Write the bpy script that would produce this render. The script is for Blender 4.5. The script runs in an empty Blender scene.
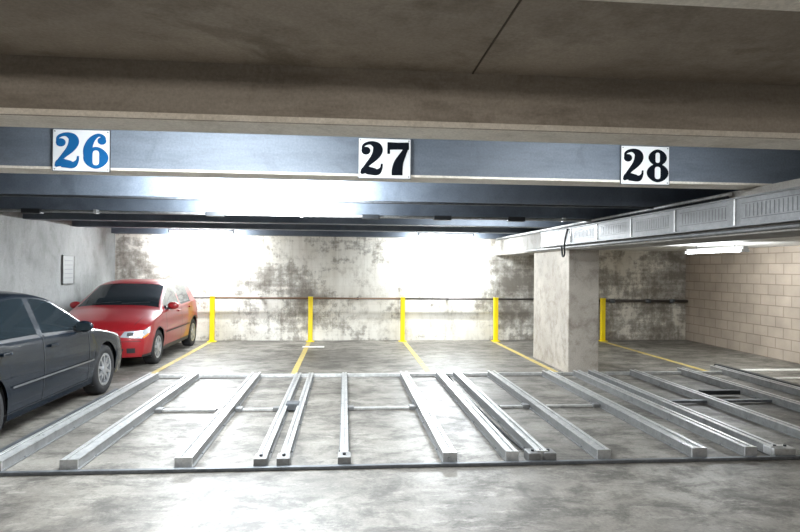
import bpy, bmesh, math, random
import numpy as np
from mathutils import Matrix, Vector
random.seed(4)
S=bpy.context.scene
S.view_settings.view_transform='Standard'

# ---------------------------------------------------------------- materials
def new_mat(name):
    m=bpy.data.materials.new(name); m.use_nodes=True
    return m, m.node_tree, m.node_tree.nodes["Principled BSDF"]
def simple(name,col,rough=.5,metal=0,coat=0,emit=0,ecol=None,spec=.5):
    m,t,b=new_mat(name)
    b.inputs["Base Color"].default_value=(*col,1); b.inputs["Roughness"].default_value=rough
    b.inputs["Metallic"].default_value=metal; b.inputs["Specular IOR Level"].default_value=spec
    b.inputs["Coat Weight"].default_value=coat; b.inputs["Coat Roughness"].default_value=.05
    if emit:
        b.inputs["Emission Color"].default_value=(*(ecol or col),1); b.inputs["Emission Strength"].default_value=emit
    return m
def ramp(t,src,stops):
    r=t.nodes.new("ShaderNodeValToRGB"); e=r.color_ramp.elements
    while len(e)<len(stops): e.new(.5)
    for i,(p,c) in enumerate(stops):
        e[i].position=p; e[i].color=(*c,1) if len(c)==3 else c
    t.links.new(src,r.inputs[0]); return r.outputs[0]
def noise(t,vec,scale,detail=6,rough=.6,dist=0):
    n=t.nodes.new("ShaderNodeTexNoise"); n.inputs["Scale"].default_value=scale
    n.inputs["Detail"].default_value=detail; n.inputs["Roughness"].default_value=rough
    n.inputs["Distortion"].default_value=dist
    t.links.new(vec,n.inputs["Vector"]); return n.outputs["Fac"]
def mapping(t,src,scale=(1,1,1),loc=(0,0,0)):
    n=t.nodes.new("ShaderNodeMapping"); n.inputs["Scale"].default_value=scale; n.inputs["Location"].default_value=loc
    t.links.new(src,n.inputs[0]); return n.outputs[0]
def mix(t,fac,a,b,mode='MIX'):
    n=t.nodes.new("ShaderNodeMix"); n.data_type='RGBA'; n.blend_type=mode
    for inp,v in ((0,fac),(6,a),(7,b)):
        if isinstance(v,(int,float)): n.inputs[inp].default_value=v
        elif isinstance(v,tuple): n.inputs[inp].default_value=(*v,1)
        else: t.links.new(v,n.inputs[inp])
    return n.outputs[2]
def bump(t,b,h,strength=.3,dist=.02):
    n=t.nodes.new("ShaderNodeBump"); n.inputs["Strength"].default_value=strength; n.inputs["Distance"].default_value=dist
    t.links.new(h,n.inputs["Height"]); t.links.new(n.outputs[0],b.inputs["Normal"])
def W01(v): return (v,v,v)
def concrete(name,c1,c2,stain,scale=1.2,rough=.75,stain_amt=.5,bstr=.25,stretch=(1,1,1)):
    m,t,b=new_mat(name)
    tc=t.nodes.new("ShaderNodeTexCoord").outputs["Object"]
    v=mapping(t,tc,stretch)
    n1=noise(t,v,scale,8,.62,.3); n2=noise(t,v,scale*4.5,9,.72); n3=noise(t,tc,60,3,.7); n4=noise(t,tc,scale*2.1,6,.65,1.0)
    base=ramp(t,n1,[(.36,c1),(.64,c2)])
    s=ramp(t,n2,[(.48,W01(0)),(.68,W01(stain_amt))])
    c=mix(t,s,base,stain)
    c=mix(t,ramp(t,n4,[(.56,W01(0)),(.66,W01(stain_amt*.8))]),c,stain)
    g=ramp(t,n3,[(.3,W01(.84)),(.7,W01(1.1))])
    c=mix(t,1.0,c,g,'MULTIPLY')
    t.links.new(c,b.inputs["Base Color"]); b.inputs["Roughness"].default_value=rough
    bump(t,b,n2,bstr,.015)
    return m

M={}
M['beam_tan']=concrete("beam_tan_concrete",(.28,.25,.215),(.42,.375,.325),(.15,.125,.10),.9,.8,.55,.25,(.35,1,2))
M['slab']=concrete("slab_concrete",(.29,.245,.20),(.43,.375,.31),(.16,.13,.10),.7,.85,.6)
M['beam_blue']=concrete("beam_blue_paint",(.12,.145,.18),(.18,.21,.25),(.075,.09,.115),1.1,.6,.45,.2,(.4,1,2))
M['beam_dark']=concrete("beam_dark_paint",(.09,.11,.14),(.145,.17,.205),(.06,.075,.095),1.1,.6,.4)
M['lit_soffit']=concrete("beam_soffit_lit_tone",(.68,.63,.56),(.82,.78,.71),(.42,.37,.3),1.4,.75,.4)  # pale tone carries light bounced up onto the beam undersides
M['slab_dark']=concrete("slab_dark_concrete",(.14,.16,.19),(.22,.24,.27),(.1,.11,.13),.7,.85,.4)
M['column']=concrete("column_concrete",(.38,.34,.29),(.50,.455,.395),(.20,.165,.13),1.1,.8,.6)
M['sbeam']=concrete("support_beam_concrete",(.28,.265,.24),(.40,.38,.35),(.15,.13,.11),1.1,.8,.5)
M['leftwall']=concrete("left_wall_concrete",(.21,.215,.21),(.31,.315,.31),(.12,.12,.115),.8,.75,.55,.3,(1,1,.6))
M['lowceil']=concrete("low_ceiling_paint",(.80,.79,.74),(.86,.85,.81),(.7,.66,.6),1.2,.7,.3)

# back wall: dirty whitewash over blockwork
m,t,b=new_mat("whitewashed_stained_wall")
tc=t.nodes.new("ShaderNodeTexCoord").outputs["Object"]
sep=t.nodes.new("ShaderNodeSeparateXYZ"); t.links.new(tc,sep.inputs[0])
def mrange(src,a,b_,c,d):
    n=t.nodes.new("ShaderNodeMapRange")
    for i,x in enumerate((a,b_,c,d)): n.inputs[1+i].default_value=x
    t.links.new(src,n.inputs[0]); return n.outputs[0]
def math_(op,a,b2):
    n=t.nodes.new("ShaderNodeMath"); n.operation=op
    for i,x in enumerate((a,b2)):
        if isinstance(x,(int,float)): n.inputs[i].default_value=x
        else: t.links.new(x,n.inputs[i])
    return n.outputs[0]
n1=noise(t,mapping(t,tc,(1,1,1.5),(3.1,0,.4)),.62,10,.70,.25)
n2=noise(t,mapping(t,tc,(1.2,1,1)),3.6,12,.78,.1)
n3=noise(t,mapping(t,tc,(4.0,1,.45)),1.5,8,.7,.1)
n5=noise(t,mapping(t,tc,(.35,1,5)),1.6,7,.7,.1)
n4=noise(t,tc,.5,4,.6)
lowz=mrange(sep.outputs[2],0,.7,.03,0.0)
midx=math_('ADD',mrange(sep.outputs[0],2.4,4.2,0,.06),lowz)
st=math_('ADD',math_('MULTIPLY',n1,.52),math_('MULTIPLY',n2,.24))
st=math_('ADD',st,math_('ADD',math_('MULTIPLY',n3,.12),math_('MULTIPLY',n5,.12)))
st=math_('ADD',st,midx)
base=ramp(t,n4,[(.35,(.60,.565,.49)),(.65,(.82,.795,.73))])
base=mix(t,ramp(t,n3,[(.48,W01(0)),(.72,W01(.6))]),base,(.44,.395,.32))
base=mix(t,ramp(t,n2,[(.50,W01(0)),(.66,W01(.6))]),base,(.33,.29,.235))
cb=t.nodes.new("ShaderNodeCombineXYZ"); t.links.new(sep.outputs[0],cb.inputs[0]); t.links.new(sep.outputs[2],cb.inputs[1])
br=t.nodes.new("ShaderNodeTexBrick"); t.links.new(cb.outputs[0],br.inputs["Vector"])
br.inputs["Color1"].default_value=(1,1,1,1); br.inputs["Color2"].default_value=(.93,.93,.93,1); br.inputs["Mortar"].default_value=(.74,.72,.68,1)
br.inputs["Scale"].default_value=1; br.inputs["Mortar Size"].default_value=.008; br.inputs["Mortar Smooth"].default_value=.6
br.inputs["Brick Width"].default_value=.42; br.inputs["Row Height"].default_value=.21
c=mix(t,ramp(t,st,[(.51,W01(0)),(.545,W01(.55)),(.60,W01(.9))]),base,(.155,.135,.11))
c=mix(t,.3,c,br.outputs["Color"],'MULTIPLY')
t.links.new(c,b.inputs["Base Color"]); b.inputs["Roughness"].default_value=.85
bump(t,b,st,.5,.03)
M['backwall']=m

# right block wall
m,t,b=new_mat("painted_block_wall")
tc=t.nodes.new("ShaderNodeTexCoord").outputs["Object"]
sep=t.nodes.new("ShaderNodeSeparateXYZ"); t.links.new(tc,sep.inputs[0])
cb=t.nodes.new("ShaderNodeCombineXYZ"); t.links.new(sep.outputs[1],cb.inputs[0]); t.links.new(sep.outputs[2],cb.inputs[1])
br=t.nodes.new("ShaderNodeTexBrick"); t.links.new(cb.outputs[0],br.inputs["Vector"])
br.inputs["Color1"].default_value=(.42,.35,.28,1); br.inputs["Color2"].default_value=(.48,.40,.325,1)
br.inputs["Mortar"].default_value=(.28,.225,.175,1); br.inputs["Scale"].default_value=1
br.inputs["Mortar Size"].default_value=.009; br.inputs["Brick Width"].default_value=.42; br.inputs["Row Height"].default_value=.205
n=noise(t,tc,2,6,.6)
c=mix(t,1.0,br.outputs["Color"],ramp(t,n,[(.3,W01(.8)),(.7,W01(1.05))]),'MULTIPLY')
t.links.new(c,b.inputs["Base Color"]); b.inputs["Roughness"].default_value=.7
inv=t.nodes.new("ShaderNodeMath"); inv.operation='SUBTRACT'; inv.inputs[0].default_value=1; t.links.new(br.outputs["Fac"],inv.inputs[1])
bump(t,b,inv.outputs[0],.6,.01)
M['block']=m

# floor
m,t,b=new_mat("worn_concrete_floor")
tc=t.nodes.new("ShaderNodeTexCoord").outputs["Object"]
n1=noise(t,tc,.5,9,.66,.5); n2=noise(t,mapping(t,tc,(1,1.4,1)),2.2,12,.78,.3); n3=noise(t,tc,45,4,.7); n4=noise(t,mapping(t,tc,(.6,1.6,1)),5,10,.8)
n6=noise(t,tc,1.1,5,.6,1.5)
base=ramp(t,n1,[(.36,(.125,.114,.098)),(.5,(.205,.189,.163)),(.64,(.32,.30,.262))])
c=mix(t,ramp(t,n2,[(.46,W01(0)),(.59,W01(.8))]),base,(.062,.056,.048))
c=mix(t,ramp(t,n4,[(.54,W01(0)),(.63,W01(.45))]),c,(.42,.395,.35))
c=mix(t,ramp(t,n6,[(.57,W01(0)),(.64,W01(.65))]),c,(.065,.058,.049))
c=mix(t,1.0,c,ramp(t,n3,[(.3,W01(.72)),(.7,W01(1.14))]),'MULTIPLY')
t.links.new(c,b.inputs["Base Color"])
t.links.new(ramp(t,n2,[(.3,W01(.36)),(.7,W01(.62))]),b.inputs["Roughness"])
b.inputs["Specular IOR Level"].default_value=.4
bump(t,b,n2,.3,.01)
M['floor']=m

def worn_paint(name,col,under,amt=.5):
    m,t,b=new_mat(name); tc=t.nodes.new("ShaderNodeTexCoord").outputs["Object"]
    n=noise(t,tc,9,8,.75); c=mix(t,ramp(t,n,[(.46,W01(0)),(.6,W01(amt))]),col,under)
    t.links.new(c,b.inputs["Base Color"]); b.inputs["Roughness"].default_value=.6; return m
M['yline']=worn_paint("worn_yellow_line",(.56,.42,.10),(.30,.26,.18),.8)
M['wline']=worn_paint("worn_white_line",(.75,.74,.70),(.5,.48,.44),.6)
M['ypost']=simple("yellow_post_paint",(.85,.63,.0),.45)
M['yrail']=simple("brown_rail_paint",(.13,.07,.035),.5)
M['pipe']=simple("pipe_steel",(.10,.09,.085),.45,.5)
def galv(name,a,b_,met,ro):
    m,t,b=new_mat(name); tc=t.nodes.new("ShaderNodeTexCoord").outputs["Object"]
    n=noise(t,tc,11,8,.75); t.links.new(ramp(t,n,[(.35,a),(.65,b_)]),b.inputs["Base Color"])
    t.links.new(ramp(t,n,[(.3,W01(ro-.1)),(.7,W01(ro+.15))]),b.inputs["Roughness"]); b.inputs["Metallic"].default_value=met; return m
M['galv']=galv("galvanised_steel",(.40,.405,.40),(.68,.68,.67),.5,.34)
M['galv_web']=galv("galvanised_web",(.15,.152,.15),(.26,.262,.26),.4,.45)
M['galv_d']=galv("dark_galvanised_steel",(.09,.10,.11),(.18,.19,.205),.5,.45)
M['tray']=galv("tray_steel",(.13,.135,.14),(.23,.235,.24),.3,.5)
M['vent']=simple("vent_shadow",(.06,.062,.065),.6)
M['darksteel']=simple("dark_steel",(.03,.033,.037),.5,.5)
M['white_panel']=simple("sign_white",(.78,.79,.80),.6,spec=.2)
M['grey_panel']=simple("notice_grey",(.38,.385,.38),.7,spec=.2)
M['blue']=simple("sign_blue",(.012,.11,.30),.8,spec=.05)
M['ink']=simple("sign_ink",(.006,.008,.012),.8,spec=.03)
M['black']=simple("black_rubber",(.01,.01,.011),.7)
M['lamp_body']=simple("lamp_housing",(.75,.76,.78),.4)
M['tube']=simple("lamp_tube",(1,1,1),.4,emit=25,ecol=(.93,.97,1))
M['joint']=simple("joint_dark",(.085,.07,.055),.9)

# ---------------------------------------------------------------- mesh helpers
def mesh_obj(name,verts,faces,mats,parent=None,fm=None,smooth=False):
    me=bpy.data.meshes.new(name); me.from_pydata([tuple(v) for v in verts],[],faces)
    for mm in (mats if isinstance(mats,list) else [mats]): me.materials.append(mm)
    if fm: me.polygons.foreach_set("material_index",fm)
    if smooth: me.polygons.foreach_set("use_smooth",[True]*len(me.polygons))
    me.update(); o=bpy.data.objects.new(name,me); S.collection.objects.link(o)
    if parent: o.parent=parent
    return o
def empty(name,loc=(0,0,0),rot=0):
    e=bpy.data.objects.new(name,None); e.location=loc; e.rotation_euler=(0,0,rot); e.empty_display_size=.2
    S.collection.objects.link(e); return e
def box(name,x0,x1,y0,y1,z0,z1,mat,parent=None,bev=0,bottom=None):
    bm=bmesh.new(); bmesh.ops.create_cube(bm,size=1)
    for v in bm.verts:
        v.co=Vector(((x0+x1)/2+v.co.x*(x1-x0),(y0+y1)/2+v.co.y*(y1-y0),(z0+z1)/2+v.co.z*(z1-z0)))
    if bev: bmesh.ops.bevel(bm,geom=list(bm.edges),offset=bev,segments=2,affect='EDGES',profile=.6)
    me=bpy.data.meshes.new(name); me.materials.append(mat)
    if bottom:
        me.materials.append(bottom); bm.normal_update()
        for f in bm.faces:
            if f.normal.z<-.5: f.material_index=1
    bm.to_mesh(me); bm.free()
    o=bpy.data.objects.new(name,me); S.collection.objects.link(o)
    if parent: o.parent=parent
    return o
def cyl(name,p0,p1,r,mat,parent=None,seg=16,r2=None):
    p0=Vector(p0);p1=Vector(p1);d=p1-p0
    bm=bmesh.new(); bmesh.ops.create_cone(bm,cap_ends=True,segments=seg,radius1=r,radius2=r if r2 is None else r2,depth=d.length)
    q=d.to_track_quat('Z','Y').to_matrix().to_4x4(); bm.transform(Matrix.Translation((p0+p1)/2)@q)
    for f in bm.faces: f.smooth=len(f.verts)==4
    me=bpy.data.meshes.new(name); bm.to_mesh(me); bm.free(); me.materials.append(mat)
    o=bpy.data.objects.new(name,me); S.collection.objects.link(o)
    if parent: o.parent=parent
    return o
def tube_curve(name,pts,r,mat,parent=None):
    cu=bpy.data.curves.new(name,'CURVE'); cu.dimensions='3D'; cu.bevel_depth=r; cu.bevel_resolution=3
    sp=cu.splines.new('BEZIER'); sp.bezier_points.add(len(pts)-1)
    for p,c in zip(sp.bezier_points,pts): p.co=c; p.handle_left_type=p.handle_right_type='AUTO'
    cu.materials.append(mat); o=bpy.data.objects.new(name,cu); S.collection.objects.link(o)
    if parent: o.parent=parent
    return o

# ---------------------------------------------------------------- room shell
XL,XR,YB=-5.14,8.32,14.0
box("floor",XL-.3,XR+.3,-3,YB+.3,-.2,0,M['floor'])
box("wall_back",XL-.3,XR+.3,YB,YB+.3,0,2.95,M['backwall'])
box("wall_left",XL-.3,XL,-3,YB,0,2.95,M['leftwall'])
box("wall_right",XR,XR+.3,-3,YB,0,2.95,M['block'])
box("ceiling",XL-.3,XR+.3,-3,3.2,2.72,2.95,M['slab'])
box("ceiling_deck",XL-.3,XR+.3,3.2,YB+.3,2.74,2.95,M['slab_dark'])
box("ceiling_low",4.15,XR,5.3,YB,2.17,2.40,M['lowceil'])
box("trim_slab_joint",.66,.667,1.6,3.13,2.714,2.722,M['joint'])
beamY=[(-.5,.27),(1.33,.265),(3.13,.27),(4.85,.27),(6.6,.27),(8.35,.27),(10.1,.27),(11.85,.27),(13.75,.25)]
for i,(y,d) in enumerate(beamY):
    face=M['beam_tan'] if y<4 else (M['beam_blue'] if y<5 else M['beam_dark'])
    bot=M['lit_soffit'] if y<5 else M['beam_blue']  # undersides coloured lighter than faces, bounce light put into the colour
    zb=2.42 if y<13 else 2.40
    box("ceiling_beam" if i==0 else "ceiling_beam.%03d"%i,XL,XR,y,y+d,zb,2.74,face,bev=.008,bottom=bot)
box("trim_lit_beam_edge",XL,XR,3.118,3.132,2.425,2.455,M['lit_soffit'],bev=.004)  # added strip, pale colour paints a bright lower edge on the beam
box("trim_lit_sign_beam_edge",XL,XR,4.838,4.852,2.42,2.44,M['lit_soffit'],bev=.004)  # same painted bright edge, added under the sign beam face
box("support_beam",3.55,4.15,.5,YB,2.01,2.42,M['sbeam'],bev=.01)
pier=box("concrete_column",3.60,4.11,9.4,11.2,0,2.02,M['column'],bev=.015)
box("floor_marking",6.4,8.32,9.55,9.75,0,.008,M['wline'])
box("floor_marking.001",6.6,8.32,8.85,8.95,0,.008,M['wline'])
box("floor_marking.002",-.88,-.42,12.75,12.93,0,.006,M['wline'])
for i,x in enumerate([-2.98,-.79,1.37,3.47,6.08]):
    box("parking_line" if i==0 else "parking_line.%03d"%i,x-.045,x+.045,9.35,13.66,0,.005,M['yline'])
# ---------------------------------------------------------------- bollards + rail
px=[-2.95,-.77,1.335,3.525,6.12]
for i,x in enumerate(px):
    e=empty("yellow_bollard" if i==0 else "yellow_bollard.%03d"%i,(x,13.78,0))
    box("post",-.05,.05,-.05,.05,0,1.01,M['ypost'],e,bev=.012)
    box("base_plate",-.09,.09,-.09,.09,0,.015,M['ypost'],e,bev=.003)
    box("cap",-.055,.055,-.055,.055,1.0,1.02,M['ypost'],e,bev=.006)
e=empty("wall_guard_rail")
cyl("rail_1",(-3.75,13.87,.98),(-2.95,13.87,.98),.018,M['pipe'],e)
cyl("rail_2",(-2.95,13.87,.98),(1.335,13.87,.98),.022,M['yrail'],e)
cyl("rail_3",(1.335,13.87,.98),(4.6,13.87,.98),.022,M['pipe'],e)
for x in (-3.6,-1.9,.3,2.4,4.5): box("bracket",x-.02,x+.02,13.86,14.0,.95,1.01,M['pipe'],e)
e=empty("wall_pipe")
cyl("pipe",(5.2,13.9,.95),(8.3,13.9,.95),.035,M['pipe'],e)
for x in (5.6,6.4,7.3,7.9):
    cyl("coupling",(x-.06,13.9,.95),(x+.06,13.9,.95),.05,M['galv_d'],e)
    box("bracket",x+.15,x+.2,13.9,14.0,.92,.98,M['pipe'],e)
e=empty("wall_notice",(XL,11.68,1.60))
box("panel",0,.02,-.22,.22,-.26,.26,M['grey_panel'],e,bev=.004)
NI=simple("notice_ink",(.24,.24,.25))
for k in range(5): box("text_line",.02,.022,-.16,.16,.16-k*.08,.175-k*.08,NI,e)
for n_,a in (("frame_1",(-.235,.235,.25,.27)),("frame_2",(-.235,.235,-.27,-.25)),("frame_3",(-.235,-.215,-.27,.27)),("frame_4",(.215,.235,-.27,.27))):
    box(n_,0,.03,a[0],a[1],a[2],a[3],M['galv_web'],e)

# ---------------------------------------------------------------- numerals
def crom(pts,n=8):
    P=[np.array(p,float) for p in pts]; P=[2*P[0]-P[1]]+P+[2*P[-1]-P[-2]]; out=[]
    for i in range(1,len(P)-2):
        for k in range(n):
            u=k/n; a,b,c,d=P[i-1:i+3]
            out.append(.5*((2*b)+(-a+c)*u+(2*a-5*b+4*c-d)*u*u+(-a+3*b-3*c+d)*u**3))
    out.append(P[-2]); return out
LAY=[0]
def stroke(V,F,pts,ox,sm=True):
    LAY[0]+=1
    pp=crom(pts) if sm else [np.array(p,float) for p in pts]
    base=len(V)
    for i,p in enumerate(pp):
        a=pp[max(0,i-1)]; c=pp[min(len(pp)-1,i+1)]; d=(c-a)[:2]; d=d/(np.linalg.norm(d)+1e-9); nrm=np.array((-d[1],d[0]))
        w=max(.01,p[2])/2
        for s in (1,-1): V.append((ox+p[0]+nrm[0]*w*s,p[1]+nrm[1]*w*s,LAY[0]))
    for i in range(len(pp)-1): F.append((base+2*i,base+2*i+1,base+2*i+3,base+2*i+2))
def ball(V,F,x,y,r):
    LAY[0]+=1
    base=len(V)
    for k in range(20): V.append((x+r*math.cos(k*math.pi/10),y+r*math.sin(k*math.pi/10),LAY[0]))
    F.append(tuple(range(base,base+20)))
def ring(V,F,cx,cy,rx,ry,ox,th=.05,tk=.15):
    LAY[0]+=1
    base=len(V);n=40
    for k in range(n):
        a=2*math.pi*k/n; w=(th+tk*abs(math.cos(a))**1.3)/2
        for s in (1,-1): V.append((ox+cx+(rx+w*s)*math.cos(a),cy+(ry+ (th/2)*s*1.2)*math.sin(a),LAY[0]))
    for k in range(n):
        j=(k+1)%n; F.append((base+2*k,base+2*k+1,base+2*j+1,base+2*j))
def digit(V,F,ch,ox):
    if ch=='2':
        ball(V,F,ox+.155,.72,.12)
        stroke(V,F,[(.06,.72,.04),(.10,.88,.08),(.27,.955,.11),(.43,.88,.22),(.47,.73,.26),(.39,.54,.21),(.22,.33,.13),(.05,.10,.08)],ox)
        stroke(V,F,[(.03,.03,.06),(.14,.13,.23),(.30,.11,.23),(.46,.09,.19),(.56,.2,.08),(.58,.34,.05)],ox)
    if ch=='6':
        ring(V,F,.315,.30,.195,.265,ox,.085,.145)
        stroke(V,F,[(.115,.30,.20),(.115,.55,.22),(.20,.80,.17),(.36,.95,.10),(.50,.90,.08),(.54,.8,.04)],ox)
        ball(V,F,ox+.46,.79,.11)
    if ch=='7':
        stroke(V,F,[(.03,.88,.23),(.3,.88,.21),(.60,.89,.22)],ox,False)
        stroke(V,F,[(.06,.98,.07),(.06,.64,.07)],ox,False)
        stroke(V,F,[(.55,.86,.10),(.44,.63,.17),(.33,.38,.25),(.29,.15,.29),(.29,.0,.29)],ox)
    if ch=='8':
        ring(V,F,.31,.745,.165,.21,ox,.085,.12); ring(V,F,.31,.27,.20,.245,ox,.085,.15)
def sign(name,x,txt,ink):
    e=empty(name,(x,4.836,2.565))
    box("board",-.21,.21,-.014,0,-.16,.16,M['white_panel'],e,bev=.003)
    for nm,a in (("edge_1",(-.212,.212,.158,.163)),("edge_2",(-.212,.212,-.163,-.158)),("edge_3",(-.213,-.209,-.163,.163)),("edge_4",(.209,.213,-.163,.163))):
        box(nm,a[0],a[1],-.016,0,a[2],a[3],M['galv_d'],e)
    V=[];F=[]; LAY[0]=0; digit(V,F,txt[0],0); digit(V,F,txt[1],.70)
    h=.268; w=1.31
    vs=[((vx-w/2)*h*1.13,-.0155-.0004*ly,(vy-.5)*h) for vx,vy,ly in V]
    mesh_obj("numerals",vs,F,ink,e)
    for sx in (-.195,.195):
        for sz in (-.145,.145): cyl("screw",(sx,-.018,sz),(sx,-.012,sz),.005,M['galv_d'],e,8)
sign("parking_number_sign",-2.03,"26",M['blue'])
sign("parking_number_sign.001",.31,"27",M['ink'])
sign("parking_number_sign.002",2.50,"28",M['ink'])

# ---------------------------------------------------------------- conduits, cable tray
e=empty("ceiling_conduit")
cyl("pipe_1",(-4.9,8.30,2.395),(3.55,8.30,2.395),.02,M['galv'],e)
cyl("pipe_2",(-4.9,6.55,2.40),(3.55,6.55,2.40),.012,M['galv_d'],e)
for x in (-4.1,-1.75,.35,1.35,2.4):
    box("junction_box",x-.12,x+.12,8.24,8.34,2.36,2.42,M['darksteel'],e,bev=.005)
for x in (-4.6,-3.3,-.6,3.1): box("strap",x-.02,x+.02,8.27,8.36,2.37,2.425,M['galv'],e)
e=empty("cable_tray")
y0,y1=4.0,10.4
def addbox(V,F,x0,x1,ya,yb,z0,z1):
    b_=len(V); V+= [(x0,ya,z0),(x1,ya,z0),(x1,yb,z0),(x0,yb,z0),(x0,ya,z1),(x1,ya,z1),(x1,yb,z1),(x0,yb,z1)]
    F+= [(b_,b_+3,b_+2,b_+1),(b_+4,b_+5,b_+6,b_+7),(b_,b_+1,b_+5,b_+4),(b_+1,b_+2,b_+6,b_+5),(b_+2,b_+3,b_+7,b_+6),(b_+3,b_,b_+4,b_+7)]
box("duct_body",3.47,3.55,y0,y1,2.09,2.33,M['tray'],e,bev=.003)
box("lip_top",3.45,3.55,y0,y1,2.325,2.34,M['tray'],e,bev=.003)
box("lip_bottom",3.45,3.55,y0,y1,2.078,2.092,M['tray'],e,bev=.003)
V=[];F=[];V2=[];F2=[]
yy=y0+.1
while yy<y1-.9:
    addbox(V,F,3.462,3.475,yy-.02,yy+.0,2.09,2.33)
    addbox(V2,F2,3.4685,3.4705,yy+.10,yy+.88,2.145,2.150)
    addbox(V2,F2,3.4685,3.4705,yy+.10,yy+.88,2.277,2.282)
    q=yy+.12
    while q<yy+.86:
        addbox(V2,F2,3.4685,3.4705,q,q+.008,2.16,2.268)
        q+=.05
    yy+=.98
mesh_obj("joint_straps",V,F,M['galv'],e)
mesh_obj("vent_slots",V2,F2,M['vent'],e)
for k,(x,z,r,yb,mm) in enumerate(((3.515,2.39,.018,13.7,'galv'),(3.49,2.362,.010,13.7,'darksteel'),(3.52,2.045,.018,11.5,'tray'))):
    cyl("conduit_%d"%(k+1),(x,5.2 if z>2.1 else 3.6,z),(x,yb,z),r,M[mm],e)
tube_curve("hanging_cable",[(3.46,9.1,2.33),(3.42,9.12,2.1),(3.45,9.2,1.93),(3.47,9.33,1.9),(3.5,9.45,2.0),(3.5,9.5,2.2)],.014,M['black'],e)

# ---------------------------------------------------------------- lamps
def lamp(name,x,y,z,length,power,alongY=False,rod=None,col=(.90,.96,1),angs=(-1.05,1.05),tube=True):
    e=empty(name,(x,y,z),math.pi/2 if alongY else 0)
    h=length/2
    box("housing",-h-.04,h+.04,-.04,.04,.03,.075,M['lamp_body'],e,bev=.006)
    box("end_cap_1",-h-.04,-h,-.065,.065,-.02,.03,M['lamp_body'],e)
    box("end_cap_2",h,h+.04,-.065,.065,-.02,.03,M['lamp_body'],e)
    if tube:
        for yy in (-.035,.035): cyl("tube",(-h,yy,.005),(h,yy,.005),.016,M['tube'],e,12)
    else:
        box("fill_lamp_tray",-h,h,-.062,.062,-.022,-.012,M['lamp_body'],e)  # plain tray for the added fill lamps, no tubes
    top=2.738 if rod is None else rod
    if top-z>.1:
        for xx in (-h*.7,h*.7): cyl("rod",(xx,0,.07),(xx,0,top-z),.006,M['galv_d'],e,8)
    for k,ang in enumerate(angs):
        L=bpy.data.lights.new("light",'AREA'); L.shape='RECTANGLE'; L.size=length; L.size_y=.06
        L.energy=power/len(angs); L.color=col
        o=bpy.data.objects.new("light",L); o.parent=e; o.rotation_euler=(ang,0,0)
        o.location=(0,.068 if ang>0 else -.068,-.03 if abs(ang)<1.2 else .0); S.collection.objects.link(o)
    return e
WARM=(1,.94,.85)
L=[(-3.1,13.35,2.42,1.3,300,{}),(2.25,13.35,2.42,1.2,300,{}),
   (-.95,7.65,2.55,1.6,400,{'angs':(-1.35,1.35)}),(-.85,3.8,2.63,1.3,95,{}),
   (-.85,5.9,2.58,1.8,440,{'angs':(-1.35,1.35)}),  # added unseen lamp, imitates ceiling glare on the beam faces
   (2.3,9.3,2.56,1.3,60,{}),
   (6.6,10.2,2.03,1.6,75,{'alongY':True,'rod':2.168,'angs':(-1.0,1.0,-1.8,1.8)}),
   (1.95,3.75,2.63,1.4,30,{}),  # added unseen lamp, brightens the right-hand number sign
   (-.9,.1,2.25,1.6,60,{'col':WARM,'rod':2.718,'angs':(-2.1,2.1),'tube':False}),  # added fill above the view, aimed up at slab and front beam
   (3.4,-.9,2.25,1.6,30,{'col':WARM,'rod':2.718,'angs':(-2.1,2.1),'tube':False})]  # second added fill, unseen behind the camera, for the foreground
for i,(x,y,z,l,p,k) in enumerate(L):
    lamp("fluorescent_or_fill_lamp" if i==0 else "fluorescent_or_fill_lamp.%03d"%i,x,y,z,l,p,**k)

# ---------------------------------------------------------------- steel rail frame on floor
fr=empty("steel_rail_frame")
def rail(x,ya,yb,w=.085,h=.075):
    V=[];F=[]
    addbox(V,F,x-w/2-.02,x+w/2+.02,ya,yb,.004,.012)
    addbox(V,F,x-w/2,x-w/2+.012,ya,yb,.012,h)
    addbox(V,F,x+w/2-.012,x+w/2,ya,yb,.012,h)
    nw=len(F)
    addbox(V,F,x-w/2+.012,x+w/2-.012,ya,yb,.014,h-.010)
    addbox(V,F,x-w/2-.008,x-w/2+.024,ya,yb,h,h+.007)
    addbox(V,F,x+w/2-.024,x+w/2+.008,ya,yb,h,h+.007)
    fm=[1]*nw+[0]*(len(F)-nw)
    mesh_obj("rail",V,F,[M['galv'],M['galv_web']],fr,fm)
    box("rail_end",x-w/2-.012,x+w/2+.012,ya-.014,ya,.004,h+.010,M['galv'],fr,bev=.003)
    y=ya+.35
    while y<yb-.2:
        for s in (-1,1): cyl("bolt",(x+s*(w/2+.012),y,.012),(x+s*(w/2+.012),y,.022),.007,M['galv_d'],fr,6)
        y+=.95
rails=[(-2.82,.12),(-2.23,.12),(-1.32,.12),(-.69,.07),(-.50,.06),(.01,.055),(.92,.10),(1.47,.09),(1.74,.085),(2.30,.10),(3.19,.12),(3.68,.09),(3.93,.09),(4.62,.09)]
for x,w in rails:
    rail(x,5.14,9.27,w,.085 if w>.07 else .07)
rail(5.5,6.2,9.4,.1,.09); rail(6.2,6.6,9.6,.1,.09)
box("front_sill",-4.2,7.5,5.03,5.075,.003,.03,M['galv_d'],fr,bev=.004)
box("front_sill_flange",-4.2,7.5,5.075,5.13,.003,.009,M['galv_d'],fr)
box("rear_sill",-2.95,6.4,9.28,9.33,.003,.05,M['galv'],fr,bev=.004)
for a,b_ in ((-2.15,-1.39),(-1.25,-.74),(.04,.86),(2.36,3.12),(1.79,2.24)):
    box("cross_bar",a,b_,7.11,7.17,.004,.03,M['galv'],fr,bev=.003)
    for x in (a+.04,b_-.04): box("cross_bar_bracket",x-.04,x+.04,7.08,7.20,.004,.045,M['galv_web'],fr,bev=.004)
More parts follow.
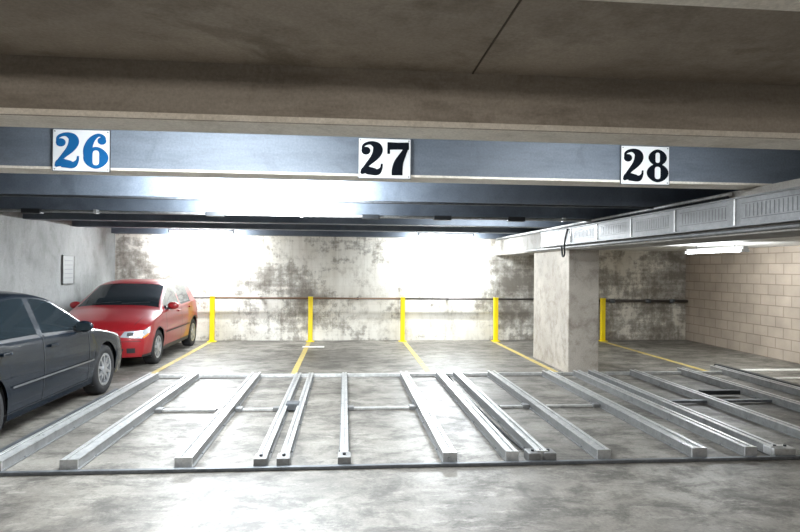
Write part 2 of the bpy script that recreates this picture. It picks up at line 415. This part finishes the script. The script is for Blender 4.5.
box("cross_bar",3.99,5.45,7.2,7.27,.02,.05,M['galv_d'],fr,bev=.003)
for x in (-.69,-.50,.01,1.66,1.80,3.93,4.03):
    box("end_bracket",x-.055,x+.055,5.09,5.24,.004,.085,M['galv_web'] if x<3 else M['galv'],fr,bev=.01)
    cyl("bolt",(x,5.16,.085),(x,5.16,.1),.014,M['darksteel'],fr,8)
box("mid_bracket",-.67,-.52,7.05,7.22,.02,.1,M['galv_d'],fr,bev=.008)
box("mid_bracket",4.75,5.3,7.6,7.68,.03,.09,M['darksteel'],fr,bev=.008)
box("side_channel",6.28,6.36,7.0,9.7,.05,.11,M['darksteel'],fr,bev=.006)
box("edge_angle",-3.06,-3.02,5.1,8.4,.003,.03,M['galv_d'],fr)
tube_curve("control_cable",[(1.62,9.2,.02),(1.58,8.2,.02),(1.6,7.0,.02),(1.62,6.0,.02),(1.66,5.3,.02)],.012,M['black'],fr)

# ---------------------------------------------------------------- cars
def sm(a,n=5,it=2):
    for _ in range(it):
        p=np.pad(a,n//2,mode='edge'); a=np.convolve(p,np.ones(n)/n,'valid')
    return a
GL=simple("car_glass",(.014,.02,.024),.05,0,0,spec=.35)
TY=simple("tyre_rubber",(.012,.012,.013),.75)
RIM=simple("wheel_alloy",(.45,.46,.48),.3,.8)
DK=simple("car_dark_plastic",(.012,.012,.014),.55)
LENS=simple("headlight_lens",(.50,.54,.58),.08,.5,1)
ORG=simple("indicator_orange",(.8,.25,.03),.2,0,1)
REDL=simple("tail_light_red",(.5,.01,.01),.15,0,1)
PLATE=simple("number_plate",(.65,.65,.58),.4)
CHR=simple("car_chrome",(.45,.46,.48),.2,1)
def build_car(name,P,loc,rot,paint):
    root=empty(name,loc,rot)
    L,W,r=P['L'],P['W'],P['r']; N=170
    ls=np.linspace(0,L,N)
    zt=sm(np.interp(ls,*zip(*P['top']))); zb=sm(np.interp(ls,*zip(*P['belt'])))
    cr=.05*np.minimum(1,np.minimum(ls/.3,(L-ls)/.3))
    zb=np.minimum(zb,zt-cr-.015)
    R=r+.045
    def zlow(l):
        z=P['sill']
        for c in P['wheels']:
            d=abs(l-c)
            if d<R: z=max(z,r+math.sqrt(R*R-d*d))
        return z
    def ff(l): return max(0,1-l/.55)**2
    def gg(l): return max(0,1-(L-l)/.45)**2
    def bend(l,x,z):
        f=ff(l); g=gg(l); q=(abs(x)/W)**3; pz=.05*min(1.5,((z-.42)/.22)**2)
        return l+f*(.20*q+pz*.9)-g*(.12*q+pz*.6)
    def sx(l,z):
        B=np.interp(l,ls,zb); tt=(z-.2)/max(.1,B-.2); tt=min(1,max(0,tt))
        x=W-.055*(1-tt)**2-.045*tt**3+.006*math.exp(-((tt-.55)/.05)**2)
        return x*(1-.09*ff(l)-.07*gg(l))
    nS=12; gf=[0,.07,.3,.55,.8,.92,1.0]; tf=[.94,.82,.6,.4,.2,0]
    rings=[]
    for i,l in enumerate(ls):
        half=[]; z0=zlow(l)
        for j in range(nS+1):
            z=z0+(zb[i]-z0)*j/nS; half.append((sx(l,z),z))
        xb=half[-1][0]; ze=zt[i]-cr[i]; H=ze-zb[i]
        ins=.02*min(1,H/.1)
        for g in gf[1:]:
            z=zb[i]+H*g; half.append((xb-ins-H*g*P['tumble']-.015*g*g,z))
        xe=half[-1][0]
        for q in tf: half.append((xe*q,zt[i]-cr[i]*q**4))
        ringp=[(-x,z) for x,z in half]+[(x,z) for x,z in half[-2::-1]]
        rings.append([(x,bend(l,x,z),z) for x,z in ringp])
    nh=len(half); n=len(rings[0]); V=[p for rg in rings for p in rg]; F=[];FM=[]
    def inr(l,rs): return any(a<=l<=b for a,b in rs)
    for i in range(N-1):
        lm=(ls[i]+ls[i+1])/2
        for j in range(n-1):
            k=j if j<nh-1 else n-2-j
            mat=0
            H=zt[i]-cr[i]-zb[i]
            if nS+1<=k<nS+5 and inr(lm,P['side_glass']) and H>.07: mat=1
            if k>=nS+7 and (inr(lm,P['screen'])): mat=1
            if k==nS and inr(lm,P['side_glass']): mat=2
            if k<1: mat=2 if P.get('darksill') else 0
            F.append((i*n+j,i*n+j+1,(i+1)*n+j+1,(i+1)*n+j)); FM.append(mat)
    for ci,(ri,l) in enumerate(((0,0.),(N-1,L))):
        rg=rings[ri]; C=14; rows=nS+len(gf)
        base=len(V)
        for j in range(rows):
            x1=rg[n-1-j][0]; z=rg[j][2]
            for c in range(C+1):
                x=-x1+2*x1*c/C; V.append((x,bend(l,x,z),z))
        for j in range(rows-1):
            for c in range(C):
                a=base+j*(C+1)+c; F.append((a,a+1,a+C+2,a+C+1)); FM.append(0)
    me=bpy.data.meshes.new("body"); me.from_pydata(V,[],F)
    for mm in (paint,GL,DK): me.materials.append(mm)
    me.polygons.foreach_set("material_index",FM)
    bm=bmesh.new(); bm.from_mesh(me); bmesh.ops.remove_doubles(bm,verts=bm.verts,dist=.0015)
    bmesh.ops.recalc_face_normals(bm,faces=bm.faces)
    for f in bm.faces: f.smooth=True
    bm.to_mesh(me); bm.free()
    o=bpy.data.objects.new("body",me); S.collection.objects.link(o); o.parent=root
    def pside(nm,s,c4,mat,off=.004,nu=10,nv=4):
        V=[];F=[]
        for i in range(nu+1):
            for j in range(nv+1):
                u=i/nu;v=j/nv
                l=(c4[0][0]*(1-u)+c4[1][0]*u)*(1-v)+(c4[3][0]*(1-u)+c4[2][0]*u)*v
                z=(c4[0][1]*(1-u)+c4[1][1]*u)*(1-v)+(c4[3][1]*(1-u)+c4[2][1]*u)*v
                x=sx(l,z); y=bend(l,x,z)
                V.append((s*(x+off),y-off*ff(l)+off*gg(l),z))
        for i in range(nu):
            for j in range(nv): a=i*(nv+1)+j; F.append((a,a+nv+1,a+nv+2,a+1))
        return mesh_obj(nm,V,F,mat,root,smooth=True)
    def pend(nm,c4,mat,rear=False,off=.006,nu=10,nv=4):
        V=[];F=[];l=L if rear else 0
        for i in range(nu+1):
            for j in range(nv+1):
                u=i/nu;v=j/nv
                x=(c4[0][0]*(1-u)+c4[1][0]*u)*(1-v)+(c4[3][0]*(1-u)+c4[2][0]*u)*v
                z=(c4[0][1]*(1-u)+c4[1][1]*u)*(1-v)+(c4[3][1]*(1-u)+c4[2][1]*u)*v
                V.append((x,bend(l,x,z)+(off if rear else -off),z))
        for i in range(nu):
            for j in range(nv): a=i*(nv+1)+j; F.append((a,a+nv+1,a+nv+2,a+1))
        return mesh_obj(nm,V,F,mat,root,smooth=True)
    xc=sx(0,.55)
    h0,h1=P['hl']
    for s in (-1,1):
        sn="r" if s>0 else "l"
        pend("headlight_"+sn,[(s*.40,h0+.03),(s*xc,h0),(s*xc,h1-.005),(s*.46,h1-.015)],LENS)
        pend("headlight_bulb_"+sn,[(s*.50,h0+.045),(s*.60,h0+.045),(s*.60,h1-.035),(s*.50,h1-.035)],DK,off=.009)
        pside("headlight_side_"+sn,s,[(0,h0),(.26,h0+.09),(.30,h1+.045),(0,h1-.005)],LENS)
        pside("indicator_"+sn,s,[(.0,h0-.0),(.2,h0+.06),(.2,h0+.085),(0,h0+.03)],ORG,.008)
        pend("fog_light_"+sn,[(s*.5,.27),(s*.62,.27),(s*.62,.35),(s*.5,.35)],DK)
        xr=sx(L,.7)
        pend("tail_light_"+sn,[(s*.5,.64),(s*xr,.62),(s*xr,.78),(s*.5,.78)],REDL,True)
        pside("tail_light_side_"+sn,s,[(L-.2,.64),(L,.62),(L,.78),(L-.24,.80)],REDL)
        for q,(l0) in enumerate(P['seams']):
            zz=np.interp(l0,ls,zb)
            pside("door_seam_%s%d"%(sn,q),s,[(l0-.006,P['sill']+.06),(l0+.006,P['sill']+.06),(l0+.006,zz),(l0-.006,zz)],DK,.003,1,10)
        pside("sill_seam_"+sn,s,[(P['seams'][0],P['sill']+.06),(P['seams'][-1],P['sill']+.06),(P['seams'][-1],P['sill']+.07),(P['seams'][0],P['sill']+.07)],DK,.003,20,1)
        a,b_=P['wheels']
        pside("rub_strip_"+sn,s,[(a+R+.04,.50),(b_-R-.04,.51),(b_-R-.04,.53),(a+R+.04,.52)],P['strip'],.014,20,3)
        for q in P['handles']:
            zz=np.interp(q,ls,zb)-.10; x=sx(q,zz)
            box("door_handle_%s"%sn,s*x-.02 if s>0 else s*x-.03,s*x+.03 if s>0 else s*x+.02,q-.08,q+.08,zz-.015,zz+.015,P['hmat'],root,bev=.008)
        lm=P['mirror']; zz=np.interp(lm,ls,zb)+.06; x=sx(lm,zz-.1)
        bm=bmesh.new(); bmesh.ops.create_uvsphere(bm,u_segments=20,v_segments=12,radius=1)
        for v in bm.verts:
            v.co=Vector((s*(x+.07)+v.co.x*.105,lm+ (v.co.y*.06 if v.co.y<0 else v.co.y*.03),zz+v.co.z*.068))
        for f in bm.faces: f.smooth=True
        me=bpy.data.meshes.new("mirror_"+sn); bm.to_mesh(me); bm.free(); me.materials.append(P['mmat'])
        o=bpy.data.objects.new("mirror_"+sn,me); o.parent=root; S.collection.objects.link(o)
        box("mirror_glass_"+sn,s*(x+.07)-.08,s*(x+.07)+.08,lm+.028,lm+.034,zz-.045,zz+.045,GL,root,bev=.002)
        box("mirror_arm_"+sn,s*x-.05,s*x+.04,lm-.02,lm+.02,zz-.07,zz-.03,DK,root)
        for wi,c in enumerate(P['wheels']):
            we=W-.03
            prof=[(r*.62,-.10),(r*.9,-.10),(r*.98,-.085),(r,-.05),(r,.05),(r*.98,.08),(r*.9,.095),(r*.68,.09),(r*.64,.075)]
            V=[];F=[];nn=40
            for k in range(nn):
                a_=2*math.pi*k/nn
                for pr,px_ in prof: V.append((s*(we-.095+px_),c+pr*math.cos(a_),r+pr*math.sin(a_)))
            m_=len(prof)
            for k in range(nn):
                for j in range(m_-1):
                    F.append((k*m_+j,k*m_+j+1,((k+1)%nn)*m_+j+1,((k+1)%nn)*m_+j))
            mesh_obj("tyre_%s%d"%(sn,wi+1),V,F,TY,root,smooth=True)
            xf=s*(we-.095+.07)
            cyl("rim_dark_%s%d"%(sn,wi+1),(s*(we-.16),c,r),(s*(we-.07),c,r),r*.65,DK,root,32)
            V=[];F=[]
            for k in range(nn):
                a_=2*math.pi*k/nn
                for pr,dx in ((r*.67,.0),(r*.66,.018),(r*.57,.014),(r*.56,-.02)): V.append((xf+s*dx,c+pr*math.cos(a_),r+pr*math.sin(a_)))
            for k in range(nn):
                for j in range(3): F.append((k*4+j,k*4+j+1,((k+1)%nn)*4+j+1,((k+1)%nn)*4+j))
            ns=P['spokes']
            for k in range(ns):
                a_=2*math.pi*k/ns+.3; ca,sa=math.cos(a_),math.sin(a_); b0=len(V)
                for pr,hw in ((r*.10,.03),(r*.60,P['sw'])):
                    for sg in (-1,1):
                        for dx in (-.02,.012): V.append((xf+s*dx,c+pr*ca-sg*hw*sa,r+pr*sa+sg*hw*ca))
                F+= [(b0+1,b0+3,b0+7,b0+5),(b0,b0+1,b0+5,b0+4),(b0+2,b0+3,b0+7,b0+6)]
            mesh_obj("rim_%s%d"%(sn,wi+1),V,F,RIM,root)
            cyl("hub_%s%d"%(sn,wi+1),(xf-s*.02,c,r),(xf+s*.02,c,r),r*.2,RIM,root,20)
            V=[];F=[]
            for k in range(nn):
                a_=2*math.pi*k/nn
                for pr,x_ in ((R+.012,W-.06),(R+.012,W-.32),(0.02,W-.32)):
                    zz=r+pr*math.sin(a_); V.append((s*x_,c+pr*math.cos(a_),max(zz,.16)))
            for k in range(nn):
                for j in range(2): F.append((k*3+j,k*3+j+1,((k+1)%nn)*3+j+1,((k+1)%nn)*3+j))
            mesh_obj("wheel_well_%s%d"%(sn,wi+1),V,F,DK,root)
    gx=P['grille']
    pend("grille",[(-gx,P['gz'][0]),(gx,P['gz'][0]),(gx+.03,P['gz'][1]),(-gx-.03,P['gz'][1])],DK)
    for k in range(3):
        z=P['gz'][0]+.015+(P['gz'][1]-P['gz'][0]-.03)*k/2
        pend("grille_bar",[(-gx,z-.004),(gx,z-.004),(gx,z+.004),(-gx,z+.004)],CHR if k==2 else paint,off=.012,nv=1)
    pend("lower_intake",[(-.42,.245),(.42,.245),(.46,.345),(-.46,.345)],DK)
    pend("bumper_seam",[(-.7,.455),(.7,.455),(.7,.463),(-.7,.463)],DK,off=.004,nv=1)
    pend("number_plate_front",[(-.25,.365),(.25,.365),(.25,.455),(-.25,.455)],PLATE,off=.016)
    pend("number_plate_rear",[(-.25,.50),(.25,.50),(.25,.60),(-.25,.60)],PLATE,True,.01)
    box("badge",-.035,.035,bend(0,0,P['gz'][1])-.02,bend(0,0,P['gz'][1])+.01,P['gz'][1]+.0,P['gz'][1]+.05,CHR,root,bev=.012)
    box("underbody",-(W-.33),W-.33,.35,L-.3,.17,.32,DK,root)
    box("underbody_mid",-(W-.1),W-.1,P['wheels'][0]+R+.03,P['wheels'][1]-R-.03,.18,.30,DK,root)
    l0=P['wiper']
    for x0,x1 in ((-.45,.02),(.05,.52)):
        pts=[]
        for k in range(6):
            u=k/5; x=x0+(x1-x0)*u; l=l0+.05*u
            pts.append((x,bend(l,x,1),np.interp(l,ls,zt)-.01*abs(x)+.014))
        tube_curve("wiper",pts,.007,DK,root)
    for s in (-1,1):
        pts=[]
        for k in range(12):
            l=.16+(P['hood_end']-.16)*k/11; i=np.interp(l,ls,zt); x=s*(W*.80-.10*(1-k/11))
            pts.append((x,bend(l,x,i),i-np.interp(l,ls,cr)*(abs(x)/(W-.09))**4-.001))
        tube_curve("hood_seam",pts,.0035,DK,root)
    return root

m,t,b=new_mat("red_car_paint"); b.inputs["Base Color"].default_value=(.24,.008,.012,1); b.inputs["Roughness"].default_value=.35; b.inputs["Specular IOR Level"].default_value=.4; b.inputs["Coat Weight"].default_value=.6; b.inputs["Coat Roughness"].default_value=.03
RED=m
m,t,b=new_mat("charcoal_car_paint"); b.inputs["Base Color"].default_value=(.007,.011,.017,1); b.inputs["Roughness"].default_value=.25; b.inputs["Specular IOR Level"].default_value=.15; b.inputs["Coat Weight"].default_value=.22; b.inputs["Coat Roughness"].default_value=.02
GREY=m
hatch=dict(L=3.72,W=.825,r=.29,wheels=(.74,3.12),sill=.20,tumble=.36,
  top=[(0,.61),(.06,.67),(.25,.76),(.6,.86),(.98,.94),(1.25,1.10),(1.75,1.35),(2.0,1.405),(2.4,1.425),(3.0,1.39),(3.2,1.34),(3.45,1.12),(3.6,.95),(3.72,.85)],
  belt=[(0,.56),(.25,.70),(.6,.80),(.98,.885),(2,.93),(3.3,.98),(3.72,.78)],
  side_glass=[(1.2,2.13),(2.21,2.95)],screen=[(1.05,1.76),(3.22,3.55)],seams=[1.17,2.17,2.95],handles=[2.0,2.8],
  mirror=1.38,hl=(.50,.635),strip=DK,hmat=RED,mmat=RED,spokes=7,sw=.022,grille=.30,gz=(.50,.58),wiper=1.08,hood_end=.98,darksill=True)
build_car("hatchback_car",hatch,(-3.99,9.98,0),0,RED)
sedan=dict(L=4.5,W=.875,r=.32,wheels=(.90,3.55),sill=.21,tumble=.40,
  top=[(0,.60),(.07,.67),(.3,.77),(.8,.87),(1.28,.95),(1.55,1.10),(2.05,1.35),(2.3,1.40),(2.7,1.425),(3.1,1.40),(3.35,1.33),(3.85,1.05),(4.1,1.01),(4.4,.97),(4.5,.86)],
  belt=[(0,.55),(.3,.70),(.8,.81),(1.28,.885),(2.5,.93),(3.9,.97),(4.5,.80)],
  side_glass=[(1.5,2.48),(2.58,3.42)],screen=[(1.36,2.06),(3.36,3.86)],seams=[1.42,2.53,3.45],handles=[2.35,3.25],
  mirror=1.72,hl=(.51,.64),strip=CHR,hmat=GREY,mmat=GREY,spokes=10,sw=.012,grille=.34,gz=(.50,.59),wiper=1.40,hood_end=1.28)
build_car("sedan_car",sedan,(-3.97,9.12,0),math.pi,GREY)

# ---------------------------------------------------------------- world + camera
w=bpy.data.worlds.new("World"); S.world=w; w.use_nodes=True
bg=w.node_tree.nodes["Background"]; bg.inputs[0].default_value=(1.0,.93,.84,1); bg.inputs[1].default_value=.6
cam=bpy.data.cameras.new("camera"); cam.sensor_width=36; cam.lens=36*600/800; cam.clip_start=.05
co=bpy.data.objects.new("camera",cam); S.collection.objects.link(co)
co.matrix_world=Matrix.Translation((0,0,1.68))@Matrix.Rotation(-math.radians(5.24),4,'Z')@Matrix.Rotation(math.radians(90.24),4,'X')@Matrix.Rotation(math.radians(.54),4,'Z')
S.camera=co
